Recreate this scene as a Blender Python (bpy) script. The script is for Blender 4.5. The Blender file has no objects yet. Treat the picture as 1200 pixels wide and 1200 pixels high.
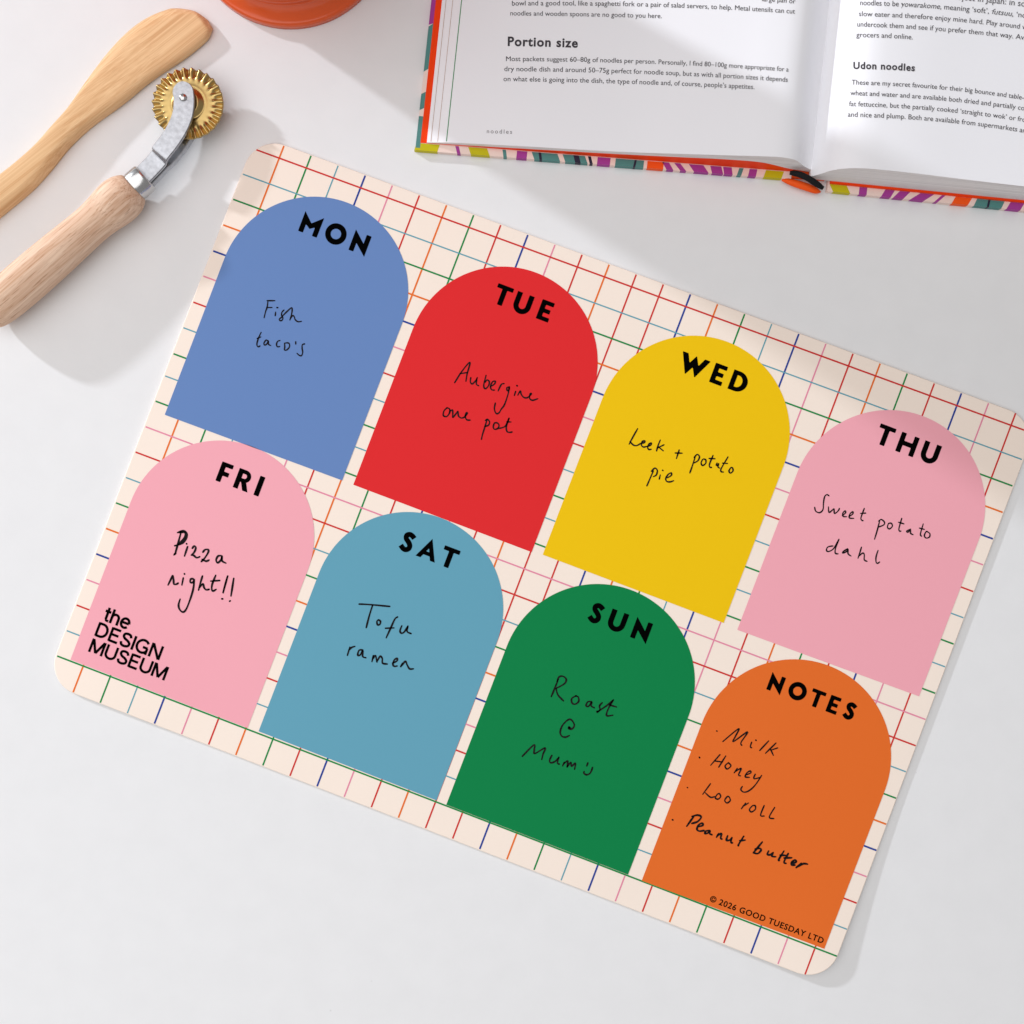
import bpy, bmesh, math, random
from mathutils import Vector, Matrix
from mathutils.geometry import tessellate_polygon
random.seed(7)
sc = bpy.context.scene
COL = sc.collection

# ------------------------------------------------------------------ units
# lengths below are in "photo units" (1200 of them span the table area seen); S turns them into metres
S = 0.00045
H = 1200.0                                   # lens height above the table, same units

def W(px, py, z=0.0):
    """point at height z that is seen at (px,py) of the table sheet -> metres"""
    f = (1 - z / H) * S
    return Vector(((px - 600) * f, -(py - 600) * f, z * S))

# ------------------------------------------------------------------ camera, world, lamps, exposure
cd = bpy.data.cameras.new('camera'); cam = bpy.data.objects.new('camera', cd); COL.objects.link(cam)
cam.location = (0, 0, H * S); cd.sensor_width = 36; cd.lens = 36 * H / 1200
cd.clip_start = 0.01; cd.clip_end = 50
sc.camera = cam

wd = bpy.data.worlds.new('World'); sc.world = wd; wd.use_nodes = True
bg = wd.node_tree.nodes['Background']
bg.inputs[0].default_value = (1.0, 0.975, 0.97, 1); bg.inputs[1].default_value = 0.285

def lamp(name, loc, target, size, power, color, shape='DISK', size_y=None):
    l = bpy.data.lights.new(name, 'AREA'); l.shape = shape; l.size = size
    if size_y: l.size_y = size_y
    l.energy = power; l.color = color
    o = bpy.data.objects.new(name, l); COL.objects.link(o); o.location = loc
    o.rotation_euler = (Vector(target) - Vector(loc)).to_track_quat('-Z', 'Y').to_euler()
    return o

EL = math.radians(18.0)
sd = Vector((-0.825, 0.565, 0)).normalized()           # towards the key lamp, over the table
D = 5.0
kl = sd * D * math.cos(EL); kl.z = D * math.sin(EL)
lamp('key_lamp', kl, (0, 0, 0), 0.22, 146, (0.95, 0.99, 1.06))
lamp('softbox', (-0.66, -0.06, 1.35), (-0.16, 0, 0), 2.2, 20.8, (1.0, 0.985, 0.98), 'RECTANGLE', 2.2)

sc.view_settings.view_transform = 'Standard'; sc.view_settings.look = 'None'
sc.view_settings.gamma = 1; sc.view_settings.exposure = 0.06
sc.view_settings.use_curve_mapping = False
sc.render.film_transparent = False

# ------------------------------------------------------------------ materials
def lin(c): 
    c /= 255.0
    return c / 12.92 if c <= 0.04045 else ((c + 0.055) / 1.055) ** 2.4
K = 1.0
def rgb(r, g, b, k=None):
    k = k or K
    return (min(lin(r) / k, .92), min(lin(g) / k, .92), min(lin(b) / k, .92), 1)

def mat(name, col, rough=0.55, spec=0.12, metal=0.0, mottle=0.0, mscale=300.0, bump=0.0, bscale=800.0):
    m = bpy.data.materials.new(name); m.use_nodes = True
    nt = m.node_tree; p = nt.nodes['Principled BSDF']
    p.inputs['Base Color'].default_value = col; p.inputs['Roughness'].default_value = rough
    p.inputs['Specular IOR Level'].default_value = spec; p.inputs['Metallic'].default_value = metal
    if mottle or bump:
        tc = nt.nodes.new('ShaderNodeTexCoord')
    if mottle:
        n = nt.nodes.new('ShaderNodeTexNoise'); n.inputs['Scale'].default_value = mscale; n.inputs['Detail'].default_value = 6
        nt.links.new(tc.outputs['Object'], n.inputs['Vector'])
        r = nt.nodes.new('ShaderNodeMapRange'); r.inputs[1].default_value = .3; r.inputs[2].default_value = .7
        r.inputs[3].default_value = 1 - mottle; r.inputs[4].default_value = 1 + mottle
        nt.links.new(n.outputs['Fac'], r.inputs[0])
        mx = nt.nodes.new('ShaderNodeVectorMath'); mx.operation = 'SCALE'; mx.inputs[0].default_value = col[:3]
        nt.links.new(r.outputs[0], mx.inputs['Scale']); nt.links.new(mx.outputs[0], p.inputs['Base Color'])
    if bump:
        n2 = nt.nodes.new('ShaderNodeTexNoise'); n2.inputs['Scale'].default_value = bscale; n2.inputs['Detail'].default_value = 5
        nt.links.new(tc.outputs['Object'], n2.inputs['Vector'])
        b = nt.nodes.new('ShaderNodeBump'); b.inputs['Strength'].default_value = bump; b.inputs['Distance'].default_value = 0.0003
        nt.links.new(n2.outputs['Fac'], b.inputs['Height']); nt.links.new(b.outputs[0], p.inputs['Normal'])
    return m

def wood(name, light, dark, fleck, along=6.0, across=260.0, fl=0.25, flscale=(40, 900, 900)):
    m = bpy.data.materials.new(name); m.use_nodes = True
    nt = m.node_tree; p = nt.nodes['Principled BSDF']; L = nt.links.new
    p.inputs['Roughness'].default_value = 0.55; p.inputs['Specular IOR Level'].default_value = 0.2
    tc = nt.nodes.new('ShaderNodeTexCoord')
    def noise(scale, detail=4, dist=0.0):
        mp = nt.nodes.new('ShaderNodeMapping'); mp.inputs['Scale'].default_value = scale
        L(tc.outputs['Object'], mp.inputs['Vector'])
        n = nt.nodes.new('ShaderNodeTexNoise'); n.inputs['Scale'].default_value = 1; n.inputs['Detail'].default_value = detail
        n.inputs['Distortion'].default_value = dist
        L(mp.outputs[0], n.inputs['Vector']); return n
    n1 = noise((along, across, across), 5, 0.6)
    n2 = noise((along * .7, across * 4.5, across * 4.5), 3)
    add = nt.nodes.new('ShaderNodeMath'); add.operation = 'MULTIPLY_ADD'; add.inputs[1].default_value = .45
    L(n2.outputs['Fac'], add.inputs[0]); L(n1.outputs['Fac'], add.inputs[2])
    cr = nt.nodes.new('ShaderNodeValToRGB'); cr.color_ramp.elements[0].position = .50; cr.color_ramp.elements[1].position = .92
    cr.color_ramp.elements[0].color = dark; cr.color_ramp.elements[1].color = light
    L(add.outputs[0], cr.inputs[0])
    n3 = noise(flscale, 1)
    c2 = nt.nodes.new('ShaderNodeMapRange'); c2.inputs[1].default_value = .60; c2.inputs[2].default_value = .72; c2.inputs[4].default_value = fl
    L(n3.outputs['Fac'], c2.inputs[0])
    mx = nt.nodes.new('ShaderNodeMix'); mx.data_type = 'RGBA'
    L(c2.outputs[0], mx.inputs['Factor']); L(cr.outputs[0], mx.inputs['A']); mx.inputs['B'].default_value = fleck
    L(mx.outputs['Result'], p.inputs['Base Color'])
    b = nt.nodes.new('ShaderNodeBump'); b.inputs['Strength'].default_value = .25; b.inputs['Distance'].default_value = .0003
    L(n2.outputs['Fac'], b.inputs['Height']); L(b.outputs[0], p.inputs['Normal'])
    return m

M = {}
M['table'] = mat('table_white', (.782, .785, .793, 1), .6, .15, mottle=.012, mscale=60, bump=.12, bscale=420)
def specks(m):
    nt = m.node_tree; p = nt.nodes['Principled BSDF']; L = nt.links.new
    src = p.inputs['Base Color'].links[0].from_socket
    tc = nt.nodes.new('ShaderNodeTexCoord'); v = nt.nodes.new('ShaderNodeTexVoronoi'); v.inputs['Scale'].default_value = 42
    L(tc.outputs['Object'], v.inputs['Vector'])
    r = nt.nodes.new('ShaderNodeMapRange'); r.inputs[1].default_value = .010; r.inputs[2].default_value = .026; r.inputs[3].default_value = 1; r.inputs[4].default_value = 0
    L(v.outputs['Distance'], r.inputs[0])
    sx = nt.nodes.new('ShaderNodeSeparateColor'); L(v.outputs['Color'], sx.inputs[0])
    g = nt.nodes.new('ShaderNodeMapRange'); g.inputs[1].default_value = .80; g.inputs[2].default_value = 1.0; g.inputs[4].default_value = .30
    L(sx.outputs[0], g.inputs[0])
    mu = nt.nodes.new('ShaderNodeMath'); mu.operation = 'MULTIPLY'; L(r.outputs[0], mu.inputs[0]); L(g.outputs[0], mu.inputs[1])
    mx = nt.nodes.new('ShaderNodeMix'); mx.data_type = 'RGBA'; L(mu.outputs[0], mx.inputs['Factor']); L(src, mx.inputs['A']); mx.inputs['B'].default_value = (.35, .34, .34, 1)
    L(mx.outputs['Result'], p.inputs['Base Color'])
specks(M['table'])
M['cream'] = mat('mat_cream', rgb(245, 230, 217), .5, .1, mottle=.006, mscale=40)
for k, c in dict(blue=(103, 134, 187), red=(221, 46, 49), yellow=(238, 194, 20), pink=(240, 168, 180), teal=(99, 160, 182), green=(17, 128, 71), orange=(227, 110, 45)).items():
    M[k] = mat('print_' + k, rgb(*c), .5, .03)
for k, c in dict(l_red=(207, 56, 52), l_orange=(230, 115, 45), l_green=(30, 136, 72), l_navy=(42, 68, 150), l_teal=(95, 160, 176), l_pink=(228, 140, 165)).items():
    M[k] = mat('line_' + k[2:], rgb(*c), .5, .03)
M['black'] = mat('print_black', (.0015, .0015, .0015, 1), .6, .0)
M['pen'] = mat('pen_ink', (.011, .008, .009, 1), .5, .05, mottle=.85, mscale=900)
M['spatula'] = wood('spatula_wood', rgb(238, 201, 154), rgb(211, 163, 114), rgb(186, 132, 86), 4, 620, .30, (16, 2600, 2600))
M['handle'] = wood('beech_wood', rgb(240, 210, 184), rgb(204, 160, 128), rgb(158, 104, 70), 9, 420, .55, (100, 2000, 2000))
M['steel'] = mat('brushed_steel', (.46, .47, .50, 1), .36, .5, 1.0, mottle=.15, mscale=480, bump=.25, bscale=1500)
M['ferrule'] = mat('polished_steel', (.62, .62, .62, 1), .22, .5, 1.0)
M['brass'] = mat('brass', (.53, .375, .15, 1), .30, .5, 1.0, mottle=.06, mscale=500)
M['vase'] = mat('orange_glaze', (.72, .098, .018, 1), .2, .5)
M['paper'] = mat('book_paper', (.885, .885, .92, 1), .45, .18, mottle=.004, mscale=30)
M['edge'] = mat('page_edges', (.72, .70, .70, 1), .7, .05)
M['cover'] = mat('cover_cream', rgb(240, 216, 206), .5, .15)
M['endpaper'] = mat('endpaper_orange', rgb(255, 66, 14), .5, .1)
M['c_olive'] = mat('cover_olive', rgb(196, 186, 20), .5, .15)
M['c_purple'] = mat('cover_purple', rgb(165, 62, 150), .5, .15)
M['c_teal'] = mat('cover_teal', rgb(84, 138, 134), .5, .15)
M['c_navy'] = mat('cover_navy', rgb(45, 40, 62), .5, .15)
M['c_orange'] = mat('cover_orange', rgb(255, 90, 25), .5, .15)
M['text'] = mat('book_ink', (.06, .055, .063, 1), .6, .0)
M['textgrey'] = mat('book_ink_grey', (.22, .21, .22, 1), .6, .0)
M['headband'] = mat('headband_black', (.012, .012, .013, 1), .7, .1, bump=.3, bscale=2500)
M['l_brown'] = mat('edge_brown', rgb(176, 140, 118), .6, .05)
# stacked page lines along a page block's cut edge
def stripes(m, scale):
    nt = m.node_tree; p = nt.nodes['Principled BSDF']; L = nt.links.new
    tc = nt.nodes.new('ShaderNodeTexCoord'); mp = nt.nodes.new('ShaderNodeMapping'); mp.inputs['Scale'].default_value = scale
    n = nt.nodes.new('ShaderNodeTexNoise'); n.inputs['Scale'].default_value = 1; n.inputs['Detail'].default_value = 3
    L(tc.outputs['Object'], mp.inputs['Vector']); L(mp.outputs[0], n.inputs['Vector'])
    cr = nt.nodes.new('ShaderNodeValToRGB'); cr.color_ramp.elements[0].position = .35; cr.color_ramp.elements[1].position = .65
    cr.color_ramp.elements[0].color = (.64, .62, .62, 1); cr.color_ramp.elements[1].color = (.88, .86, .86, 1)
    L(n.outputs['Fac'], cr.inputs[0]); L(cr.outputs[0], p.inputs['Base Color'])
stripes(M['edge'], (6, 6, 1800))

# ------------------------------------------------------------------ mesh helpers
class MB:
    """collects faces, then links them as ONE mesh object"""
    def __init__(s): s.v = []; s.f = []; s.m = []; s.sm = []; s.mats = []
    def mi(s, m):
        if m not in s.mats: s.mats.append(m)
        return s.mats.index(m)
    def vert(s, p): s.v.append(tuple(p)); return len(s.v) - 1
    def face(s, idx, m, smooth=False): s.f.append(tuple(idx)); s.m.append(s.mi(m)); s.sm.append(smooth)
    def poly(s, pts, m): s.face([s.vert(p) for p in pts], m)
    def grid(s, rows, m, smooth=True, closed=False):
        ids = [[s.vert(p) for p in r] for r in rows]
        for a, b in zip(ids, ids[1:]):
            n = len(a)
            for i in range(n if closed else n - 1):
                j = (i + 1) % n
                s.face((a[i], a[j], b[j], b[i]), m, smooth)
        return ids
    def build(s, name, parent=None, loc=None, rotz=None):
        me = bpy.data.meshes.new(name); me.from_pydata(s.v, [], s.f)
        for m in s.mats: me.materials.append(M[m])
        me.polygons.foreach_set('material_index', s.m); me.polygons.foreach_set('use_smooth', s.sm)
        me.update()
        o = bpy.data.objects.new(name, me); COL.objects.link(o)
        if loc is not None: o.location = loc
        if rotz is not None: o.rotation_euler = (0, 0, rotz)
        if parent: o.parent = parent
        return o

def thing(o, label, cat):
    o['label'] = label; o['category'] = cat; return o
def empty(name, loc, rotz=0):
    o = bpy.data.objects.new(name, None); COL.objects.link(o); o.location = loc; o.rotation_euler = (0, 0, rotz)
    o.empty_display_size = .02; return o
def fixn(o):
    bm = bmesh.new(); bm.from_mesh(o.data); bmesh.ops.recalc_face_normals(bm, faces=bm.faces); bm.to_mesh(o.data); bm.free(); return o
def bevel(o, w, seg=2):
    b = o.modifiers.new('bevel', 'BEVEL'); b.width = w; b.segments = seg; b.limit_method = 'ANGLE'; return o

def catmull(pts, n=7):
    if len(pts) < 3: return [tuple(p) for p in pts]
    P = [pts[0]] + list(pts) + [pts[-1]]; out = []
    for i in range(1, len(P) - 2):
        a, b, c, d = P[i - 1], P[i], P[i + 1], P[i + 2]
        for k in range(n):
            t = k / n
            out.append(tuple(.5 * ((2 * b[j]) + (c[j] - a[j]) * t + (2 * a[j] - 5 * b[j] + 4 * c[j] - d[j]) * t * t + (3 * b[j] - a[j] - 3 * c[j] + d[j]) * t ** 3) for j in range(len(b))))
    out.append(tuple(pts[-1])); return out

def ribbon2d(path, w, cap=True):
    """outline quads of a stroke along a 2-D path; w constant or list. Returns list of polygons"""
    n = len(path); ws = w if isinstance(w, (list, tuple)) else [w] * n
    L = []; R = []
    for i, p in enumerate(path):
        q = path[min(i + 1, n - 1)]; r = path[max(i - 1, 0)]
        dx, dy = q[0] - r[0], q[1] - r[1]; l = math.hypot(dx, dy) or 1
        nx, ny = -dy / l * ws[i] / 2, dx / l * ws[i] / 2
        L.append((p[0] + nx, p[1] + ny)); R.append((p[0] - nx, p[1] - ny))
    polys = [[L[i], L[i + 1], R[i + 1], R[i]] for i in range(n - 1)]
    if cap:
        for (p, ww) in ((path[0], ws[0]), (path[-1], ws[-1])):
            polys.append([(p[0] + ww / 2 * math.cos(a * math.pi / 5), p[1] + ww / 2 * math.sin(a * math.pi / 5)) for a in range(10)])
    return polys

def rounded(poly, r=.035, n=3):
    out = []; N = len(poly)
    for i in range(N):
        p = Vector(poly[i]); a = Vector(poly[i - 1]) - p; b = Vector(poly[(i + 1) % N]) - p
        ang = a.angle(b); d = min(r / math.tan(ang / 2) if ang > .9 else .02, a.length * .45, b.length * .45, .06)
        A = p + a.normalized() * d; B = p + b.normalized() * d
        for k in range(n + 1):
            t = k / n; out.append(tuple((1 - t) ** 2 * A + 2 * t * (1 - t) * p + t * t * B))
    return out

def add_polys(mb, polys, fn, m):
    """tessellate 2-D polygons, map every vertex with fn(x,y) -> 3-D"""
    for poly in polys:
        ids = [mb.vert(fn(*p)) for p in poly]
        if len(poly) <= 4 :
            mb.face(ids, m)
        else:
            for t in tessellate_polygon([[Vector((p[0], p[1], 0)) for p in poly]]):
                mb.face([ids[i] for i in t], m)

def text_mesh(s, offset=0.0, spacing=1.0, shear=0.0):
    c = bpy.data.curves.new('tmp', 'FONT'); c.body = s; c.offset = offset; c.space_character = spacing; c.shear = shear; c.resolution_u = 4
    o = bpy.data.objects.new('tmp', c); COL.objects.link(o)
    dg = bpy.context.evaluated_depsgraph_get(); me = o.evaluated_get(dg).to_mesh()
    v = [(p.co.x, p.co.y) for p in me.vertices]; f = [tuple(p.vertices) for p in me.polygons]
    o.evaluated_get(dg).to_mesh_clear(); bpy.data.objects.remove(o); bpy.data.curves.remove(c)
    x0 = min(p[0] for p in v); x1 = max(p[0] for p in v)
    return [(p[0] - x0, p[1]) for p in v], f, x1 - x0

# ------------------------------------------------------------------ tabletop
mb = MB(); R_ = 1.6
mb.poly([(-R_, -R_, 0), (R_, -R_, 0), (R_, R_, 0), (-R_, R_, 0)], 'table')
t = mb.build('tabletop'); t['kind'] = 'structure'

# ------------------------------------------------------------------ planner mat
MW, MH, MR = 979.0, 696.0, 37.0
QA, QB, QC, QD = (300.5, 158.0), (1217.0, 492.8), (969.2, 1153.8), (52.8, 799.6)
def homog(src, dst):
    import numpy as np
    A = []; b = []
    for (x, y), (u, v) in zip(src, dst):
        A.append([x, y, 1, 0, 0, 0, -u * x, -u * y]); b.append(u)
        A.append([0, 0, 0, x, y, 1, -v * x, -v * y]); b.append(v)
    h = list(np.linalg.solve(np.array(A, float), np.array(b, float))) + [1]
    return lambda x, y: ((h[0] * x + h[1] * y + h[2]) / (h[6] * x + h[7] * y + 1), (h[3] * x + h[4] * y + h[5]) / (h[6] * x + h[7] * y + 1))
_src = [(0, 0), (MW, 0), (MW, MH), (0, MH)]
mat_px = homog(_src, [QA, QB, QC, QD]); px_mat = homog([QA, QB, QC, QD], _src)
ZM = 4.0
def lift(u, v):
    d = math.hypot((MW - u), (MH - v)); a = max(0, 1 - d / 260.0)
    d2 = math.hypot((u - 60), (MH - v)); b = max(0, 1 - d2 / 150.0)
    return 8 * a * a + 2.5 * b * b * (3 - 2 * b)
def mz(px, py): return ZM + lift(*px_mat(px, py))
def P(px, py, up=0.0): return W(px, py, mz(px, py) + up)

def half_extent(v, inset):
    R = MR - inset; top = v - inset; bot = MH - inset - v; d = min(top, bot)
    if d >= R: return inset
    return inset + R - math.sqrt(max(0, R * R - (R - d) ** 2))
mb = MB()
NR = 90; NC = 90
def rowset(inset):
    vs = []
    for i in range(15): vs.append((1 - math.cos(i / 14 * math.pi / 2)) * (MR - inset))
    a = inset; vv = [a + x for x in vs]
    mid = [MR + (MH - 2 * MR) * i / NR for i in range(1, NR)]
    return vv + mid + [MH - x for x in reversed(vv)]
def ring(inset, zo):
    rows = rowset(inset); left = []; right = []
    for v in rows:
        e = half_extent(v, inset); left.append((e, v)); right.append((MW - e, v))
    n = 40
    top = [(left[0][0] + (right[0][0] - left[0][0]) * i / n, rows[0]) for i in range(1, n)]
    botm = [(right[-1][0] + (left[-1][0] - right[-1][0]) * i / n, rows[-1]) for i in range(1, n)]
    loop = left[::-1] + top + right + botm
    out = []
    for (u, v) in loop:
        x, y = mat_px(u, v); out.append(W(x, y, ZM + lift(u, v) + zo))
    return out
rows = []
for v in rowset(.7):
    e = half_extent(v, .7); r = []
    for i in range(NC + 1):
        u = e + (MW - 2 * e) * i / NC; x, y = mat_px(u, v); r.append(W(x, y, ZM + lift(u, v)))
    rows.append(r)
mb.grid(rows, 'cream', True)
mb.grid([ring(.7, 0), ring(.2, -.35), ring(0, -.9), ring(0, -3.2), ring(1, -3.6)], 'cream', True, closed=True)
# printed grid
def gline(p0, p1, m, w, up, n=40):
    pts = [(p0[0] + (p1[0] - p0[0]) * i / n, p0[1] + (p1[1] - p0[1]) * i / n) for i in range(n + 1)]
    add_polys(mb, ribbon2d(pts, w, False), lambda x, y: P(x, y, up), m)
vc = 'o g t n p r o g r n p r o r r n o g t n p r o g r n p r'.split()
cn = dict(o='l_orange', g='l_green', t='l_teal', n='l_navy', p='l_pink', r='l_red')
wl = dict(o=2.0, g=1.9, t=1.5, n=2.1, p=1.7, r=1.9)
for i, c in enumerate(vc):
    T = (333 + 31.76 * i, 170.2 + 11.6 * i); B = (97.5 + 31.76 * i, 780.5 + 12.24 * i)
    dx, dy = B[0] - T[0], B[1] - T[1]; L_ = math.hypot(dx, dy)
    T2 = (T[0] + dx / L_ * .8, T[1] + dy / L_ * .8)
    B2 = (B[0] + dx / L_ * 33.0, B[1] + dy / L_ * 33.0)
    gline(T2, B2, cn[c], wl[c], .12)
hl = [(299, 175), (283, 203.5), (271.7, 233), (260, 263), (248.3, 293.5), (236.7, 323), (225, 353.5), (213.4, 383.5), (201.8, 414), (192, 440), (180.7, 469.5), (169, 499.5), (157.3, 529.2), (146, 559), (134.3, 588.7), (122.7, 618.7), (111.2, 648.5), (99.8, 678.5), (88.2, 708.5), (76.7, 738.5), (65.5, 768.2)]
hr = [(1211, 508), (1199, 539), (1188, 570), (1176.5, 601), (1165, 632), (1153.5, 662.5), (1142, 693.8), (1130.5, 724.5), (1119, 755.3), (1109, 782), (1097.5, 813), (1086, 843.7), (1074.6, 874.5), (1063, 905), (1051.5, 936), (1040, 966.5), (1028.6, 997.2), (1017, 1028), (1005.5, 1059), (994, 1089.6), (982.3, 1121.2)]
hc = 'r t g o n p r t g t g p r t g o n p r t g'.split()
for a, b, c in zip(hl, hr, hc):
    dx, dy = b[0] - a[0], b[1] - a[1]; L_ = math.hypot(dx, dy); e = 1.6
    gline((a[0] + dx / L_ * e, a[1] + dy / L_ * e), (b[0] - dx / L_ * e, b[1] - dy / L_ * e), cn[c], wl[c], .2, 60)
mato = thing(mb.build('planner_mat'), 'cream weekly meal planner mat with a coloured grid and eight arch panels', 'desk mat')

# ---- heading letters, cap height 1, baseline at y = 0
def arc(cx, cy, rx, ry, a0, a1, n=20):
    return [(cx + rx * math.cos(math.radians(a0 + (a1 - a0) * i / n)), cy + ry * math.sin(math.radians(a0 + (a1 - a0) * i / n))) for i in range(n + 1)]
def strip(o, i, closed=False):
    n = len(o); return [[o[k], o[(k + 1) % n], i[(k + 1) % n], i[k]] for k in range(n if closed else n - 1)]
G = {}
G['T'] = [rounded([(-.41, 1), (.41, 1), (.41, .79), (.125, .79), (.125, 0), (-.125, 0), (-.125, .79), (-.41, .79)])]
G['H'] = [rounded([(0, 0), (.25, 0), (.25, .39), (.67, .39), (.67, 0), (.92, 0), (.92, 1), (.67, 1), (.67, .62), (.25, .62), (.25, 1), (0, 1)])]
G['E'] = [rounded([(0, 0), (.63, 0), (.63, .21), (.25, .21), (.25, .39), (.56, .39), (.56, .6), (.25, .6), (.25, .79), (.63, .79), (.63, 1), (0, 1)])]
G['F'] = [rounded([(0, 0), (.25, 0), (.25, .34), (.53, .34), (.53, .56), (.25, .56), (.25, .79), (.6, .79), (.6, 1), (0, 1)])]
G['I'] = [rounded([(0, 0), (.26, 0), (.26, 1), (0, 1)])]
G['N'] = [rounded([(0, 0), (.25, 0), (.25, .45), (.84, -.06), (.84, 1), (.59, 1), (.59, .53), (0, 1.06)])]
G['M'] = [rounded([(0, 0), (.25, 0), (.25, .44), (.49, .28), (.72, .44), (.72, 0), (.97, 0), (.98, 1.03), (.485, .57), (0, 1.03)])]
G['W'] = [rounded([(0, 1), (.3, 1), (.51, .58), (.735, 1.02), (.97, .58), (1.17, 1), (1.46, 1), (.98, -.03), (.735, .42), (.49, -.03)])]
G['A'] = [[(0, 0), (.25, 0), (.5, .55), (.49, 1.05)], [(1, 0), (.49, 1.05), (.5, .55), (.75, 0)], [(.3, .19), (.7, .19), (.61, .38), (.39, .38)]]
G['O'] = strip(arc(0, .5, .525, .525, 0, 360, 48), arc(0, .5, .255, .255, 0, 360, 48))
G['U'] = [[(0, .4), (.26, .4), (.26, 1), (0, 1)], [(.61, .4), (.87, .4), (.87, 1), (.61, 1)]] + strip(arc(.435, .41, .435, .435, 180, 360), arc(.435, .41, .175, .185, 180, 360))
G['D'] = strip([(0, 0)] + arc(.33, .5, .52, .5, -90, 90, 24) + [(0, 1)], [(.25, .21)] + arc(.33, .5, .25, .29, -90, 90, 24) + [(.25, .79)]) + [[(0, 0), (.25, .21), (.25, .79), (0, 1)]]
G['R'] = [[(0, 0), (.25, 0), (.25, 1), (0, 1)]] + strip([(.2, .37)] + arc(.37, .685, .32, .315, -90, 90) + [(.2, 1)], [(.2, .57)] + arc(.37, .685, .11, .115, -90, 90) + [(.2, .8)]) + [[(.27, .42), (.55, .42), (.77, 0), (.49, 0)]]
_s = catmull([(.245, .275), (.12, .355), (-.03, .385), (-.155, .29), (-.12, .135), (.03, .02), (.15, -.11), (.165, -.26), (.06, -.375), (-.09, -.375), (-.265, -.255)], 5)
G['S'] = [[(x, y + .5) for x, y in q] for q in ribbon2d(_s, .25, False)]

RA = math.radians(20.7)
def letters(mb, items, cap, ang=RA, m='black', up=.45):
    ca, sa = math.cos(ang), math.sin(ang)
    for ch, ox, oy in items:
        # ox,oy: photo place of the glyph's (0,0)
        add_polys(mb, G[ch], lambda x, y: P(ox + cap * (x * ca + y * sa), oy + cap * (x * sa - y * ca), up), m)
def down(x, y, cap, ang=RA): return (x - cap * math.sin(ang), y + cap * math.cos(ang))
def ctr(x, y, cap, ang=RA): return (x - .5 * cap * math.sin(ang), y + .5 * cap * math.cos(ang))

HD = dict(
 MON=[('M', 349.2, 270.4), ('O', *ctr(393.6, 274.2, 24)), ('N', 408.2, 292.6)],
 TUE=[('T', 585.0, 357.6), ('U', *down(607.2, 340.8, 24)), ('E', 627.7, 372.8)],
 WED=[('W', *down(800.2, 411.3, 24)), ('E', 830.7, 447.3), ('D', 852.3, 455.2)],
 THU=[('T', 1033.1, 521.9), ('H', 1048.9, 528.2), ('U', *down(1084.6, 515.8, 24))],
 FRI=[('F', 252.3, 563.0), ('R', 272.6, 570.7), ('I', 296.8, 579.8)],
 SAT=[('S', *ctr(477.7, 635.2, 24)), ('A', 486.9, 650.9), ('T', 522.3, 664.8)],
 SUN=[('S', *ctr(698.9, 718.6, 24)), ('U', *down(718.0, 713.0, 24)), ('N', 738.1, 746.5)],
 NOTES=[('N', 897.8, 807.7), ('O', *ctr(934.7, 810.0, 20.6)), ('T', 953.7, 828.5), ('E', 967.1, 833.3), ('S', *ctr(996.0, 833.2, 20.6))])

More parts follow.
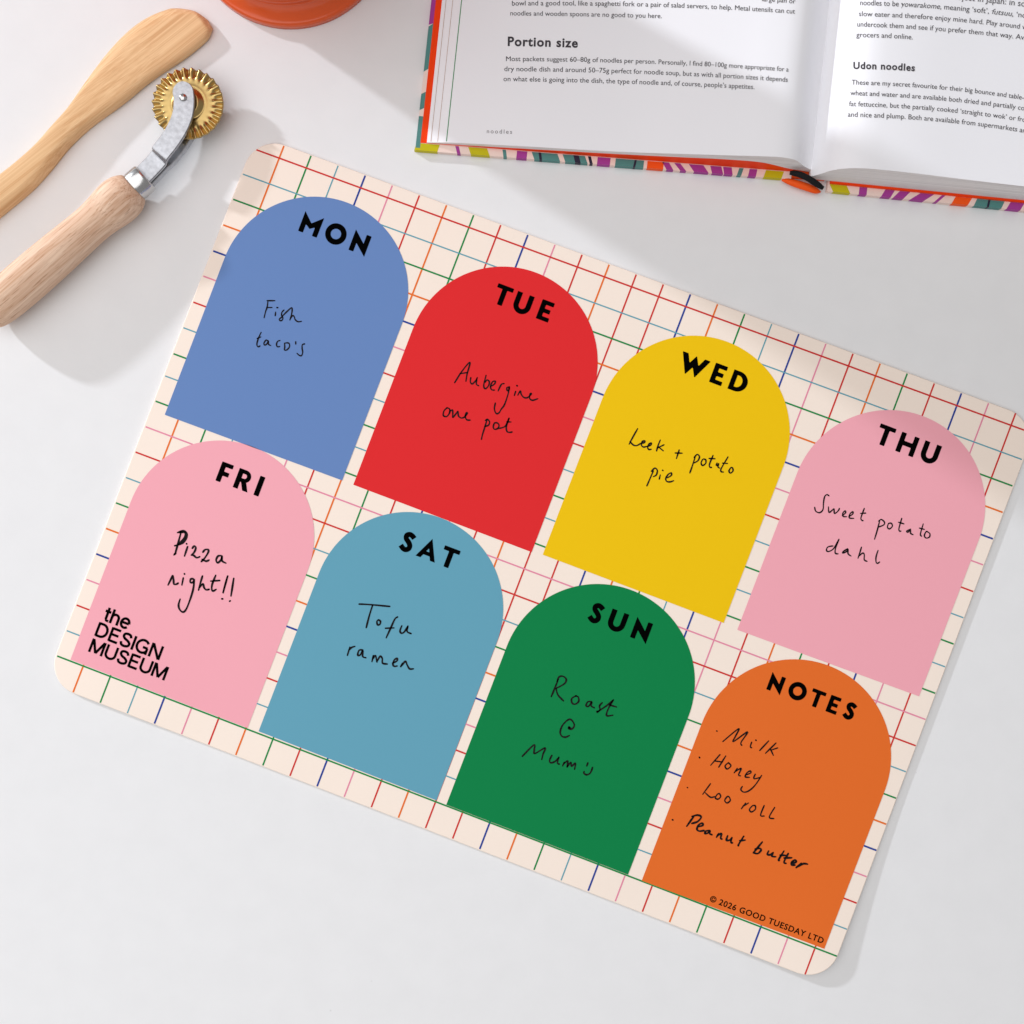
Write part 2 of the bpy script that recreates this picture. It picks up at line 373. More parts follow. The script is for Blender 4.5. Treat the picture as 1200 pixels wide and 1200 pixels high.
# ---- handwriting: strokes read in enlarged views (origin, scale), pen width
HW = dict(
 MON=(290, 340, 15, 1.65, [[(345,185),(480,185)],[(360,185),(345,300),(320,370),(292,485)],[(335,305),(430,305)],[(495,385),(487,450)],[(518,307),(532,307)],
   [(640,350),(605,390),(600,440),(622,490),(605,530),(570,535),(560,510),(600,475),(630,440),(690,380),(770,310),(785,340),(775,420),(745,525)],[(750,510),(790,450),(820,465),(840,520),(890,555),(950,548)],
   [(240,740),(190,850),(165,950),(185,995),(220,980)],[(170,850),(235,822)],[(365,890),(325,880),(290,930),(300,965),(340,945),(365,890),(370,950),(410,975)],
   [(570,885),(530,900),(510,950),(525,995),(565,990)],[(650,930),(655,1000),(650,1050),(690,1050),(735,1000),(735,945),(700,925),(650,935)],[(848,905),(848,950)],[(1005,945),(965,960),(960,1020),(970,1090),(950,1150),(910,1145),(870,1110)]]),
 TUE=(510, 410, 9.23, 1.75, [[(210,355),(290,230),(375,135),(345,260),(332,340)],[(265,258),(345,245)],[(385,300),(380,345),(400,368),(440,330),(455,300)],[(450,310),(445,370),(470,388)],
   [(550,275),(525,380),(540,420),(575,390),(585,345),(560,325),(540,350)],[(600,395),(640,370),(650,340),(620,345),(598,395),(610,430),(640,435)],[(745,365),(720,370),(700,400),(680,445)],
   [(800,400),(775,410),(780,440),(800,430),(800,400),(790,470),(750,590),(715,640),(690,680),(660,688),(640,640),(650,575)],[(870,450),(855,495)],[(883,386),(887,390)],
   [(893,490),(920,445),(930,480),(960,515),(1000,515),(1040,478),(1028,475),(1020,520),(1050,545),(1110,528)],
   [(130,625),(95,660),(88,710),(125,720),(155,680),(155,640),(125,625)],[(155,670),(185,650),(190,690),(190,730),(225,690),(245,665),(250,710),(275,735),(310,730),(348,688),(338,680),(325,715),(340,755),(378,760)],
   [(560,755),(535,840),(510,920),(500,968)],[(540,765),(565,752),(588,780),(575,815),(535,828)],[(640,790),(628,830),(640,858),(675,850),(690,815),(670,790),(640,790)],[(680,850),(730,840),(765,815),(800,735),(770,830),(775,880),(800,892),(832,888)],[(775,778),(820,780)]]),
 WED=(730, 490, 8.571, 1.8, [[(148,105),(100,190),(62,262)],[(70,235),(105,270),(140,275),(175,255)],[(180,255),(215,245),(220,228),(195,235),(185,270),(205,290),(235,285)],[(240,285),(280,270),(285,250),(260,262),(248,295),(262,315),(285,312)],
   [(375,220),(355,270),(337,330)],[(412,268),(365,290),(345,298)],[(360,292),(405,328)],[(525,350),(595,352)],[(565,320),(537,405)],[(725,390),(700,470),(672,550)],[(715,395),(745,365),(768,385),(755,425),(715,450)],
   [(800,415),(785,450),(800,475),(830,455),(832,420),(808,410)],[(905,375),(870,460),(872,490),(890,495)],[(865,405),(925,408)],[(945,450),(938,470),(950,475),(960,455),(955,490),(972,502)],[(1055,390),(990,500),(985,535),(1010,542)],[(1000,452),(1050,455)],
   [(1085,495),(1065,530),(1080,552),(1105,530),(1100,500),(1085,495)],[(305,530),(275,600),(240,680)],[(285,535),(320,502),(345,525),(335,570),(305,588)],[(375,570),(365,612)],[(398,523),(402,527)],[(445,600),(485,575),(485,550),(455,565),(430,605),(440,635),(475,640),(510,628)]]),
 THU=(945, 570, 7.742, 1.65, [[(205,85),(185,75),(165,95),(155,150),(150,210),(120,238),(85,225),(75,190)],[(200,185),(205,235),(235,215),(250,205),(255,245),(285,225),(300,200)],[(325,265),(355,240),(350,222),(330,245),(335,272),(365,275)],[(385,275),(420,250),(420,230),(395,250),(390,285),(430,290)],
   [(525,200),(495,285),(505,308),(515,310)],[(490,245),(538,242)],[(665,310),(645,390),(618,480)],[(655,315),(680,300),(708,325),(700,350),(650,370)],[(745,335),(735,370),(755,385),(780,360),(770,335),(745,335)],[(865,290),(840,380),(845,405),(858,405)],[(835,325),(885,340)],
   [(945,388),(910,405),(920,415),(945,398),(945,425),(968,438)],[(1060,340),(1035,430),(1045,452)],[(1025,378),(1070,390)],[(1085,410),(1070,445),(1085,468),(1115,460),(1120,430),(1095,410),(1085,412)],
   [(240,540),(195,550),(182,580),(205,590),(250,560),(295,480)],[(295,480),(265,560),(262,605),(288,612)],[(375,565),(335,590),(330,605),(365,590),(378,570),(378,610),(405,632)],[(500,550),(485,600),(468,652)],[(475,635),(510,605),(525,620),(525,665),(550,680)],[(650,580),(632,640),(632,685),(645,698),(665,685)]]),
 FRI=(190, 615, 10.91, 2.35, [[(240,100),(205,230),(165,375)],[(195,100),(270,78),(315,110),(310,165),(260,235),(160,268)],[(215,98),(290,100),(285,165),(215,245)],[(150,385),(175,360)],[(325,280),(285,400)],[(311,241),(313,245)],
   [(385,300),(410,272),(430,295),(410,350),(372,388)],[(372,388),(400,390),(440,420),(480,408)],[(520,350),(550,318),(590,320),(585,360),(540,430),(500,470)],[(510,440),(560,465),(600,450)],[(760,395),(715,400),(690,450),(710,485),(750,450),(765,400),(765,460),(815,490)],
   [(75,770),(110,700),(135,650),(145,700),(150,755),(180,760),(205,745)],[(270,680),(252,770)],[(284,626),(286,630)],[(400,690),(365,695),(360,735),(395,735),(410,700),(395,830),(345,990),(300,1090),(260,1115),(220,1075),(210,1020),(230,950)],
   [(515,655),(490,740),(465,835)],[(480,800),(520,755),(535,800),(560,830),(600,825)],[(685,645),(640,760),(635,830),(655,845),(690,825)],[(620,720),(735,712)],[(838,655),(780,870)],[(834,665),(776,868)],[(763,947),(773,947)],[(915,685),(880,910)],[(862,978),(870,972)]]),
 SAT=(400, 695, 12, 2.15, [[(250,155),(400,162),(680,188)],[(440,170),(395,310),(350,485)],[(525,375),(500,400),(510,445),(540,440),(550,400),(525,375)],[(790,335),(750,370),(690,500),(630,630)],[(620,495),(740,490)],
   [(850,460),(825,530),(845,565),(885,545),(935,470)],[(935,465),(925,540),(980,570)],[(120,760),(85,875)],[(105,800),(145,765),(190,750)],[(300,800),(250,805),(230,870),(265,870),(300,810),(300,890),(345,910)],
   [(450,880),(430,965)],[(445,920),(480,880),(500,970)],[(500,965),(545,890),(575,920),(580,985),(645,998)],[(720,985),(780,955),(785,920),(745,940),(725,1000),(745,1030),(785,1025)],[(860,985),(835,1035)],[(850,1020),(900,960),(925,1010),(960,1065),(1015,1065)]]),
 SUN=(605, 785, 9.23, 2.0, [[(455,100),(420,190),(378,290)],[(440,130),(460,80),(500,68),(540,100),(520,150),(430,200)],[(430,200),(450,270),(510,335)],[(650,280),(600,310),(605,360),(640,370),(675,340),(670,295),(640,280)],
   [(815,345),(775,345),(755,385),(780,395),(815,350),(810,390),(845,410)],[(930,355),(900,390),(905,430),(875,460)],[(870,450),(900,440),(1000,370),(1050,325)],[(1050,325),(1000,410),(975,480),(990,498),(1045,490)],[(1010,380),(1085,402)],
   [(572,615),(565,635),(600,640),(628,600),(600,545),(560,540),(500,600),(475,670),(490,715),(530,728),(575,710)],[(570,625),(585,628)],[(65,935),(190,812),(195,860),(200,905),(310,845),(290,910),(275,970)],[(385,925),(360,980),(375,1005),(420,990),(460,945)],[(460,945),(445,1005),(465,1020)],
   [(520,1000),(500,1040)],[(515,1015),(555,985),(550,1050)],[(550,1050),(590,1000),(597,1042),(640,1010),(630,1075)],[(775,1005),(762,1040)],[(825,1055),(800,1115),(760,1135),(730,1115),(735,1100)]]),
 NOTES=(780, 845, 6.667, 1.75, [[(399,77),(402,79)],[(264,283),(266,287)],[(169,519),(172,521)],[(53,771),(57,773)],[(447,160),(570,60),(545,120),(530,160),(640,85),(590,165),(595,190)],[(672,165),(662,200),(672,208)],[(705,149),(707,151)],[(805,155),(735,230)],
   [(862,172),(780,252)],[(875,210),(820,228)],[(822,225),(842,268)],[(425,262),(352,345)],[(470,272),(415,360)],[(385,312),(445,320)],[(490,325),(465,350),(480,375),(510,350),(490,325)],[(560,370),(535,405)],[(545,395),(590,370),(570,420),(585,428)],
   [(630,420),(665,405),(660,390),(635,405),(622,435),(655,440)],[(700,415),(690,450),(740,440)],[(750,425),(700,500),(650,545),(610,555),(588,535),(600,510)],[(350,490),(290,572)],[(310,560),(350,595),(385,590)],[(405,570),(388,600),(410,610),(430,590),(420,568),(405,570)],
   [(480,590),(462,620),(480,640),(505,620),(495,592),(480,590)],[(625,640),(592,685)],[(605,665),(648,640)],[(680,660),(655,690),(670,710),(700,690),(700,662),(680,660)],[(770,660),(742,735),(770,742)],[(852,675),(810,750),(845,762)]]),
)
PEANUT = [[(220,745),(165,822)],[(205,745),(250,735),(278,750),(250,785),(205,800)],[(255,825),(290,815),(285,798),(258,812),(245,845),(265,860),(300,855)],[(345,855),(315,860),(308,878),(330,875),(345,858),(345,880),(362,888)],[(415,880),(397,908)],[(405,895),(435,880),(430,915),(440,922)],
   [(485,895),(475,930),(500,930),(515,915)],[(518,910),(510,945),(522,952)],[(610,900),(570,965),(570,972)],[(580,935),(622,930)],[(755,945),(685,1030)],[(700,1000),(735,995),(745,1010),(720,1035),(690,1030)],[(805,1015),(795,1040),(815,1045),(835,1030)],[(840,1028),(830,1055),(860,1060)],
   [(925,1015),(885,1080),(890,1090)],[(895,1048),(945,1050)],[(958,1035),(925,1100),(940,1112)],[(925,1070),(985,1068)],[(985,1115),(1020,1100),(1010,1085),(985,1105),(985,1125),(1010,1125)],[(1060,1110),(1020,1145)],[(1030,1140),(1075,1115),(1110,1118)]]

def pen(mb, ox, oy, sc_, w, strokes):
    rnd = random.Random(len(strokes))
    for st in strokes:
        pts = catmull([(ox + x / sc_, oy + y / sc_) for x, y in st], 8)
        n = len(pts)
        if n == 2 and math.dist(*pts) > 2: pts = [(pts[0][0] + (pts[1][0] - pts[0][0]) * i / 8, pts[0][1] + (pts[1][1] - pts[0][1]) * i / 8) for i in range(9)]; n = 9
        ph = rnd.random() * 6
        ws = [w * (1 + .13 * math.sin(ph + i * .35)) * (1 if n < 4 else (.72 + .28 * min(1, min(i, n - 1 - i) / 4 + .3))) for i in range(n)]
        add_polys(mb, ribbon2d(pts, ws), lambda x, y: P(x, y, .45), 'pen')

# ---- arches
ARCH = [('MON', 'blue', (193, 486), (401, 563), 'blue arch panel headed MON with fish tacos written on it'),
        ('TUE', 'red', (414, 568), (623, 647), 'red arch panel headed TUE'),
        ('WED', 'yellow', (636, 650), (848, 730), 'yellow arch panel headed WED'),
        ('THU', 'pink', (864, 738), (1077, 816), 'pink arch panel headed THU'),
        ('FRI', 'pink', (82.5, 773), (290, 853), 'pink arch panel headed FRI with a museum logo at its foot'),
        ('SAT', 'teal', (303, 857), (511.5, 938), 'teal arch panel headed SAT'),
        ('SUN', 'green', (523, 943), (736, 1025), 'green arch panel headed SUN'),
        ('NOTES', 'orange', (752, 1032), (966, 1112), 'orange arch panel headed NOTES with a shopping list')]
panels = {}
for key, colr, bl, br, lab in ARCH:
    mb = MB(); a = Vector(bl); b = Vector(br); w = (b - a).length; ux = (b - a) / w
    uy = Vector((math.sin(math.radians(20.9)), -math.cos(math.radians(20.9))))
    r = w / 2; hs = 196.5 if key not in ('FRI', 'SAT', 'SUN', 'NOTES') else 198.5
    rows = []
    for i in range(13):
        y = hs * i / 12; rows.append([a + uy * y + ux * (w * j / 16) for j in range(17)])
    for i in range(1, 33):
        th = math.pi / 2 * i / 32; y = hs + r * math.sin(th); hw = max(r * math.cos(th), .02)
        rows.append([a + uy * y + ux * (w / 2 - hw + 2 * hw * j / 16) for j in range(17)])
    mb.grid([[P(p.x, p.y, .3) for p in rr] for rr in rows], colr, True)
    po = mb.build('day_panel', mato); po['label'] = lab; panels[key] = po
    mb = MB(); letters(mb, HD[key], 20.6 if key == 'NOTES' else 24.0); mb.build('heading', po)
    mb = MB(); ox, oy, s_, pw, st = HW[key]; pen(mb, ox, oy, s_, pw, st)
    if key == 'NOTES': pen(mb, ox, oy, s_, 2.35, PEANUT)
    mb.build('handwriting', po)

# ---- museum logo, medium strokes (cap height 1), advance given
LW = .18
def seg(pts, smooth=False): return (pts, smooth)
def hstroke(pts, n=5): return catmull(pts, n)
_LS = [(.62, .72), (.55, .88), (.37, .935), (.18, .88), (.13, .72), (.25, .57), (.48, .47), (.63, .33), (.6, .15), (.38, .062), (.16, .11), (.075, .3)]
LG = {
 'D': (.80, [[(.07, 0), (.07, 1)], [(.07, .065), (.34, .065)] + arc(.34, .5, .36, .435, -85, 85, 14) + [(.34, .935), (.07, .935)]]),
 'E': (.66, [[(.07, 0), (.07, 1)], [(.07, .065), (.64, .065)], [(.07, .52), (.58, .52)], [(.07, .935), (.62, .935)]]),
 'S': (.72, [hstroke(_LS)]),
 'I': (.14, [[(.07, 0), (.07, 1)]]),
 'G': (.86, [arc(.45, .5, .39, .44, 38, 330, 26), [(.47, .46), (.80, .46)], [(.77, .46), (.77, .0)]]),
 'N': (.78, [[(.07, 0), (.07, 1)], [(.09, .98), (.69, .02)], [(.71, 0), (.71, 1)]]),
 'M': (.96, [[(.07, 0), (.07, 1)], [(.10, .97), (.48, .06)], [(.48, .06), (.86, .97)], [(.89, 0), (.89, 1)]]),
 'U': (.78, [[(.07, 1), (.07, .36)] + arc(.39, .36, .32, .30, 185, 355, 16) + [(.71, .36), (.71, 1)]]),
 't': (.40, [[(.19, .98), (.19, .2), (.24, .085), (.40, .07)], [(.0, .70), (.39, .70)]]),
 'h': (.60, [[(.07, 0), (.07, 1)], [(.07, .42)] + arc(.30, .48, .22, .20, 165, 5, 10) + [(.525, .44), (.525, 0)]]),
 'e': (.66, [[(.10, .385), (.60, .385)], arc(.345, .37, .265, .32, 2, 318, 26)]),
}
def logo_line(mb, s, p0, p1, cap, gap=.10):
    adv = []; x = 0
    for ch in s: adv.append(x); x += LG[ch][0] + gap
    tot = x - gap; d = Vector(p1) - Vector(p0); L_ = d.length; ux = d / L_; uy = Vector((ux.y, -ux.x)); sx = L_ / tot
    for ch, x0 in zip(s, adv):
        polys = []
        for st in LG[ch][1]: polys += ribbon2d([(x * sx / cap, y) for x, y in st], LW, False)
        for q in polys:
            q2 = [Vector(p0) + ux * (x0 * sx + x * cap) + uy * (y * cap) for x, y in q]
            add_polys(mb, [[(v.x, v.y) for v in q2]], lambda x, y: P(x, y, .45), 'black')
mb = MB()
logo_line(mb, 'the', (119.6, 726.8), (149.6, 738.2), 17.2, .07)
logo_line(mb, 'DESIGN', (110.4, 744.7), (186.2, 773.8), 17.0)
logo_line(mb, 'MUSEUM', (103.1, 763.4), (192.2, 797.6), 16.6)
mb.build('museum_logo', panels['FRI'])

def px_text(mb, s, p0, pm, p1, fn, m, offset=0.0, spacing=1.0, shear=0.0, ysc=1.0):
    v, f, w = text_mesh(s, offset, spacing, shear)
    for word in ('yowarakome', 'futsuu'):                 # set in italics
        if word in s:
            i = s.index(word); xa = text_mesh(s[:i] + '|', offset, spacing)[2] - text_mesh('|', offset, spacing)[2]; xb = xa + text_mesh(word, offset, spacing)[2] + .12
            v = [(x + (.22 * y if xa - .02 < x < xb else 0), y) for x, y in v]
    p0, pm, p1 = Vector(p0), Vector(pm), Vector(p1)
    c = 2 * pm - .5 * (p0 + p1)
    sc_ = (p1 - p0).length / w * ysc
    base = len(mb.v)
    for x, y in v:
        t = x / w; q = (1 - t) ** 2 * p0 + 2 * t * (1 - t) * c + t * t * p1
        d = (2 * (1 - t) * (c - p0) + 2 * t * (p1 - c)).normalized(); n = Vector((d.y, -d.x))
        q = q + n * (y * sc_); mb.vert(fn(q.x, q.y))
    for q in f: mb.face([base + i for i in q], m)
mb = MB(); p0 = (831.0, 1055.8); p1 = (963.9, 1105.8); pm = ((p0[0] + p1[0]) / 2, (p0[1] + p1[1]) / 2)
px_text(mb, '© 2026 GOOD TUESDAY LTD', p0, pm, p1, lambda x, y: P(x, y, .45), 'black', .02, 1.12)
mb.build('copyright_line', panels['NOTES'])

# ------------------------------------------------------------------ wooden spatula
def frame(px, py, z, ax, ay):
    """object frame with x along the photo direction (ax,ay)"""
    l = math.hypot(ax, ay); return W(px, py, z), math.atan2(-ay / l, ax / l), Vector((ax / l, ay / l)), Vector((ay / l, -ax / l))
def interp(x, tab):
    if x <= tab[0][0]: return tab[0][1]
    for (a, b), (c, d) in zip(tab, tab[1:]):
        if x <= c:
            t = (x - a) / (c - a); return b + (d - b) * t
    return tab[-1][1]
up4 = [(830, 40), (740, 60), (650, 110), (570, 180), (500, 260), (440, 340), (390, 410), (320, 520), (250, 600), (190, 670), (100, 750), (0, 830)]
lo4 = [(830, 40), (920, 55), (975, 95), (1000, 140), (985, 190), (940, 230), (880, 280), (800, 330), (700, 400), (620, 470), (540, 530), (450, 590), (380, 650), (320, 710), (260, 790), (190, 870), (120, 940), (60, 990), (0, 1030)]
loc, rz, ex, ey = frame(248, 36, 0, -248, 195)
def loc2(p):
    d = Vector((p[0] / 4 - 248, p[1] / 4 - 36)); return (d.dot(ex), -d.dot(ey))    # (along, to the lower right)
# ey is the image-space left normal; local +y of the object
U = sorted([(a, -b) for a, b in map(loc2, up4)]); Lw = sorted([(a, -b) for a, b in map(loc2, lo4)])
t0 = min(U[0][0], Lw[0][0]) ; TEND = 440
tip = [p for p in [loc2(q) for q in lo4]]
ts = [t0 + 26 * (1 - math.cos(i / 16 * math.pi / 2)) for i in range(17)] + [t0 + 26 + (TEND - t0 - 26) * i / 70 for i in range(1, 71)]
def hull(t):
    # outline crossings at t from the closed photo outline
    poly = [loc2(q) for q in up4[::-1]] + [loc2(q) for q in lo4[1:]]
    ys = []
    for (a, b), (c, d) in zip(poly, poly[1:]):
        if (a - t) * (c - t) <= 0 and a != c: ys.append(b + (d - b) * (t - a) / (c - a))
    return (min(ys), max(ys)) if ys else None
Tm = 285.0; hA = hull(Tm); prof = []
for t_ in ts:
    h = hull(t_) if t_ <= Tm else None
    if t_ > Tm:
        k = (t_ - Tm) / (TEND - Tm); c = (hA[0] + hA[1]) / 2; w = (hA[1] - hA[0]) / 2 * (1 + .15 * k)
        if TEND - t_ < 22: w *= math.sqrt(max(.003, 1 - ((22 - TEND + t_) / 22) ** 2))
        h = (c - w, c + w)
    if not h: h = prof[-1][1:] if prof else (0, .2)
    prof.append((t_, h[0], h[1]))
# smooth the traced outline
for _ in range(4):
    q = prof[:]
    for i in range(6, len(prof) - 4):
        prof[i] = (q[i][0], (q[i - 1][1] + 2 * q[i][1] + q[i + 1][1]) / 4, (q[i - 1][2] + 2 * q[i][2] + q[i + 1][2]) / 4)
mb = MB()
SEC = [(-.93, 0), (-1, .3), (-.99, .55), (-.94, .82), (-.84, .95), (-.66, 1), (-.3, 1.02), (.1, 1.02), (.44, 1), (.53, .96), (.70, .72), (.88, .44), (1, .18), (.95, 0)]
rows = []
for t_, a, b in prof:
    T_ = 10.5 + 9 * min(1, max(0, (t_ - 60) / 150)); e = min(1, math.sqrt(max(.02, (t_ - t0) / 7)))
    T_ *= e * (1 if TEND - t_ > 14 else math.sqrt(max(.05, (TEND - t_) / 14)))
    c = (a + b) / 2; w = (b - a) / 2
    # +s = lower right in the photo = image-space -ey
    rows.append([(t_ * S, -(c + s * w) * S, z * T_ * S) for s, z in SEC])
ids = mb.grid(rows, 'spatula', True, closed=True)
mb.face(ids[0], 'spatula'); mb.face(ids[-1][::-1], 'spatula')
o = fixn(mb.build('wooden_spatula', None, loc, rz))
thing(o, 'pale wooden spatula with a wide rounded blade lying above the brass wheel cutter', 'spatula')

# ------------------------------------------------------------------ pastry wheel
ZT = 25.0
loc, rz, ex, ey = frame(150, 226, ZT, -150, 130)
sT = S * (1 - ZT / H)
root = thing(empty('pastry_wheel', W(150, 226, 0)), 'pastry cutter with a fluted brass wheel, steel fork and turned wooden handle', 'pastry cutter')
def lathe(name, prof, m, n=40, parent=root):
    mb = MB()
    rows = [[(x * sT, r * sT * math.cos(2 * math.pi * k / n), r * sT * math.sin(2 * math.pi * k / n)) for k in range(n)] for x, r in prof]
    ids = mb.grid(rows, m, True, closed=True)
    mb.face(ids[0], m); mb.face(ids[-1][::-1], m)
    o = fixn(mb.build(name, None, loc, rz)); o.parent = parent; o.matrix_parent_inverse = Matrix.Translation(parent.location).inverted()
    return o
hp = catmull([(-10, 15), (-8.5, 18.5), (-3, 22), (4, 24.5), (14, 25.7), (26, 25.0), (42, 22.8), (58, 22.0), (80, 22.6), (110, 23.8), (145, 24.6), (175, 24.6), (200, 23.4), (215, 20.5), (223, 15), (227, 7), (228, 1)], 5)
hd = lathe('handle', hp, 'handle')
lathe('ferrule', [(-28, 13), (-28, 15.6), (-27, 16.6), (-25, 17), (-12, 17), (-10.6, 16.6), (-9, 16.2), (-7, 15)], 'ferrule')
# wheel
wc = (220.5, 122.0)
mb = MB(); NF = 27; n = NF * 10; RW = 42.0
cw = W(*wc, ZT); rows = []
def wz(r, th):
    q = r / RW; k = max(0, min(1, (q - .66) / .20)); k = k * k * (3 - 2 * k)
    tri = math.asin(math.sin(NF * th) * .93) / (math.pi / 2)
    base = 6.5 if r < 14 else (6.5 - 5.0 * min(1, (r - 14) / 5.0) if r < 19 else 1.5 + .5 * math.exp(-((r - 21) / 1.5) ** 2))
    return base * (1 - .3 * k) + 2.9 * tri * k
radii = [2, 8, 13, 14, 15, 16.5, 18, 19, 20, 21, 22.5, 25, 28, 30, 32, 34, 36, 38, 40, 41.3]
def wheel_rows(sgn):
    out = []
    for r in radii:
        row = []
        for k in range(n):
            th = 2 * math.pi * k / n; rr = r * (1 + ((.013) * math.sin(NF * th) if r > 37 else 0))
            z = wz(r, th)
            zz = (z if sgn > 0 else (2.9 * math.asin(math.sin(NF * th) * .93) / (math.pi / 2) * max(0, min(1, (r / RW - .66) / .2)) - 1.5 - (max(0, 4 * min(1, (20 - r) / 4)) if r < 20 else 0)))
            row.append((cw.x + rr * sT * math.cos(th), cw.y + rr * sT * math.sin(th), (ZT + zz) * S))
        out.append(row)
    return out
A_ = wheel_rows(1); B_ = wheel_rows(-1)
ids = mb.grid(A_ + B_[::-1], 'brass', True, closed=True)
mb.face(ids[0], 'brass'); mb.face(ids[-1], 'brass')
o = fixn(mb.build('wheel')); 
def adopt(o, p=root): o.parent = p; o.matrix_parent_inverse = p.matrix_world.inverted() if False else Matrix.Translation(p.location).inverted(); return o
adopt(o)
# fork arms
cl = [(218.6, 113), (219.6, 125), (217.6, 140), (211.5, 155), (202.5, 169.5), (191.5, 183.5), (187.5, 187.8), (175, 201), (164, 212.5)]
def arm(zs, thick, dx=0, dy=0):
    pts = catmull([(p[0], p[1], z) for p, z in zip(cl, zs)], 8); mb = MB(); n = len(pts); T, Bm = [], []
    loops = []
    for i, p in enumerate(pts):
        q = pts[min(i + 1, n - 1)]; r = pts[max(i - 1, 0)]; d = Vector((q[0] - r[0], q[1] - r[1])).normalized(); nn = Vector((d.y, -d.x))
        w = 12.3 - .9 * min(1, i / 40)
        loops.append((Vector((p[0], p[1])), nn, w, p[2]))
    # rounded end
    c, nn, w, z = loops[0]; back = Vector((nn.y, -nn.x)); 
    d0 = Vector((pts[1][0] - pts[0][0], pts[1][1] - pts[0][1])).normalized()
    pre = []
    for k in range(8):
        a = math.pi / 2 * k / 8; pre.append((c - d0 * (w * math.cos(a)), nn, max(w * math.sin(a), .3), z))
    loops = pre + loops
    rows = []
    for c, nn, w, z in loops:
        f = [(c + nn * w, z - thick), (c + nn * w, z - .8), (c + nn * (w - .8 if w > 2 else w * .6), z), (c - nn * (w - .8 if w > 2 else w * .6), z), (c - nn * w, z - .8), (c - nn * w, z - thick)]
        rows.append([W(p.x, p.y, ZT) * 1 + Vector((0, 0, (zz - ZT) * S)) for p, zz in f])
    ids = mb.grid(rows, 'steel', False, closed=True)
    mb.face(ids[0], 'steel'); mb.face(ids[-1], 'steel')
    return adopt(fixn(mb.build('fork_arm')))
arm([38.0, 38, 38, 38, 38, 37.5, 31.5, 31, 31], 3.6)
arm([18.5, 18.5, 18.5, 19.5, 21, 22, 23.5, 23.5, 23.5], 9)
# rivet
mb = MB(); rc = W(218.8, 119.8, ZT); rows = []
for r, z in [(4.6, 37.9), (4.4, 39.2), (3.4, 40.2), (1.8, 40.8), (.2, 41)]:
    rows.append([(rc.x + r * sT * math.cos(2 * math.pi * k / 20), rc.y + r * sT * math.sin(2 * math.pi * k / 20), z * S) for k in range(20)])
mb.grid([[(rc.x + 3.2 * sT * math.cos(2 * math.pi * k / 20), rc.y + 3.2 * sT * math.sin(2 * math.pi * k / 20), 8 * S) for k in range(20)]] + rows, 'ferrule', True, closed=True)
adopt(fixn(mb.build('rivet')))

# ------------------------------------------------------------------ orange vase
vc_ = W(341, -82, 0); mb = MB(); n = 96
pr = [(60, 3), (108, .3), (116, .1), (117, .8), (117.2, 9), (116.4, 11.2), (114.6, 12.2), (113, 13.2), (106.5, 20), (104.5, 25), (103.6, 28)]
z = 30
while z < 150:
    for k in range(8): pr.append((102.5 + min(7.5, (z - 30) * .12) + 2.6 * math.sin(k / 8 * 2 * math.pi), z + 9.5 * k / 8))
    z += 9.5
pr += [(111, 160), (112.5, 300), (112, 440), (108, 470), (104, 476), (100, 470), (102, 300), (102, 40), (90, 14), (1, 13)]
rows = [[(vc_.x + r * S * math.cos(2 * math.pi * k / n), vc_.y + r * S * math.sin(2 * math.pi * k / n), zz * S) for k in range(n)] for r, zz in pr]
ids = mb.grid(rows, 'vase', True, closed=True); mb.face(ids[0], 'vase'); mb.face(ids[-1], 'vase')
o = fixn(mb.build('ribbed_vase'))
thing(o, 'glossy orange ribbed vase standing behind the spatula, only its foot in view', 'vase')

# ------------------------------------------------------------------ open cook book
OL, AL = Vector((945, 214.0)), Vector((.997, .0774)); BV = Vector((.107, -.994))
OR, AR = Vector((965, 226.0)), Vector((.995, .099))
def BL(a, b, z=0):
    p = OL + AL * a + BV * b; return Vector(((p.x - 600) * S, -(p.y - 600) * S, z * S))
def BR(a, b, z=0):
    p = OR + AR * a + BV * b; return Vector(((p.x - 600) * S, -(p.y - 600) * S, z * S))
def smooth_tab(tab):
    pts = catmull(tab, 10)
    return lambda x: interp(x, pts)
zl_top = smooth_tab([(-424, 14), (-400, 16), (-330, 21), (-225, 27), (-150, 36), (-100, 42.5), (-66, 47.5), (-42, 49), (-25, 43), (-9, 24), (6, 13)])
zl_bot = smooth_tab([(-450, 7.3), (-400, 9), (-330, 13), (-225, 19), (-150, 25), (-100, 29), (-60, 28), (-25, 15), (4, 9), (14, 9)])
zr_top = smooth_tab([(-22, 17), (-14, 30), (-4, 46), (8, 55), (22, 60), (40, 61.5), (80, 61), (150, 57), (235, 53), (330, 48), (440, 42)])
BT = 560.0                                   # page height
book = thing(empty('open_book', BL(0, 0)), 'open cookbook with printed noodle pages and a colourful patterned hard cover lying at the top', 'book')
def badopt(o): o.parent = book; o.matrix_parent_inverse = Matrix.Translation(book.location).inverted(); return o
def slab(F, a0, a1, b0, b1, z0, z1, mb, m):
    c = [F(a, b, z) for z in (z0, z1) for a, b in ((a0, b0), (a1, b0), (a1, b1), (a0, b1))]
    i = [mb.vert(p) for p in c]
    for q in ((0, 1, 5, 4), (1, 2, 6, 5), (2, 3, 7, 6), (3, 0, 4, 7), (4, 5, 6, 7), (3, 2, 1, 0)): mb.face([i[k] for k in q], m)
ZB = 7.0; TI = 8.5
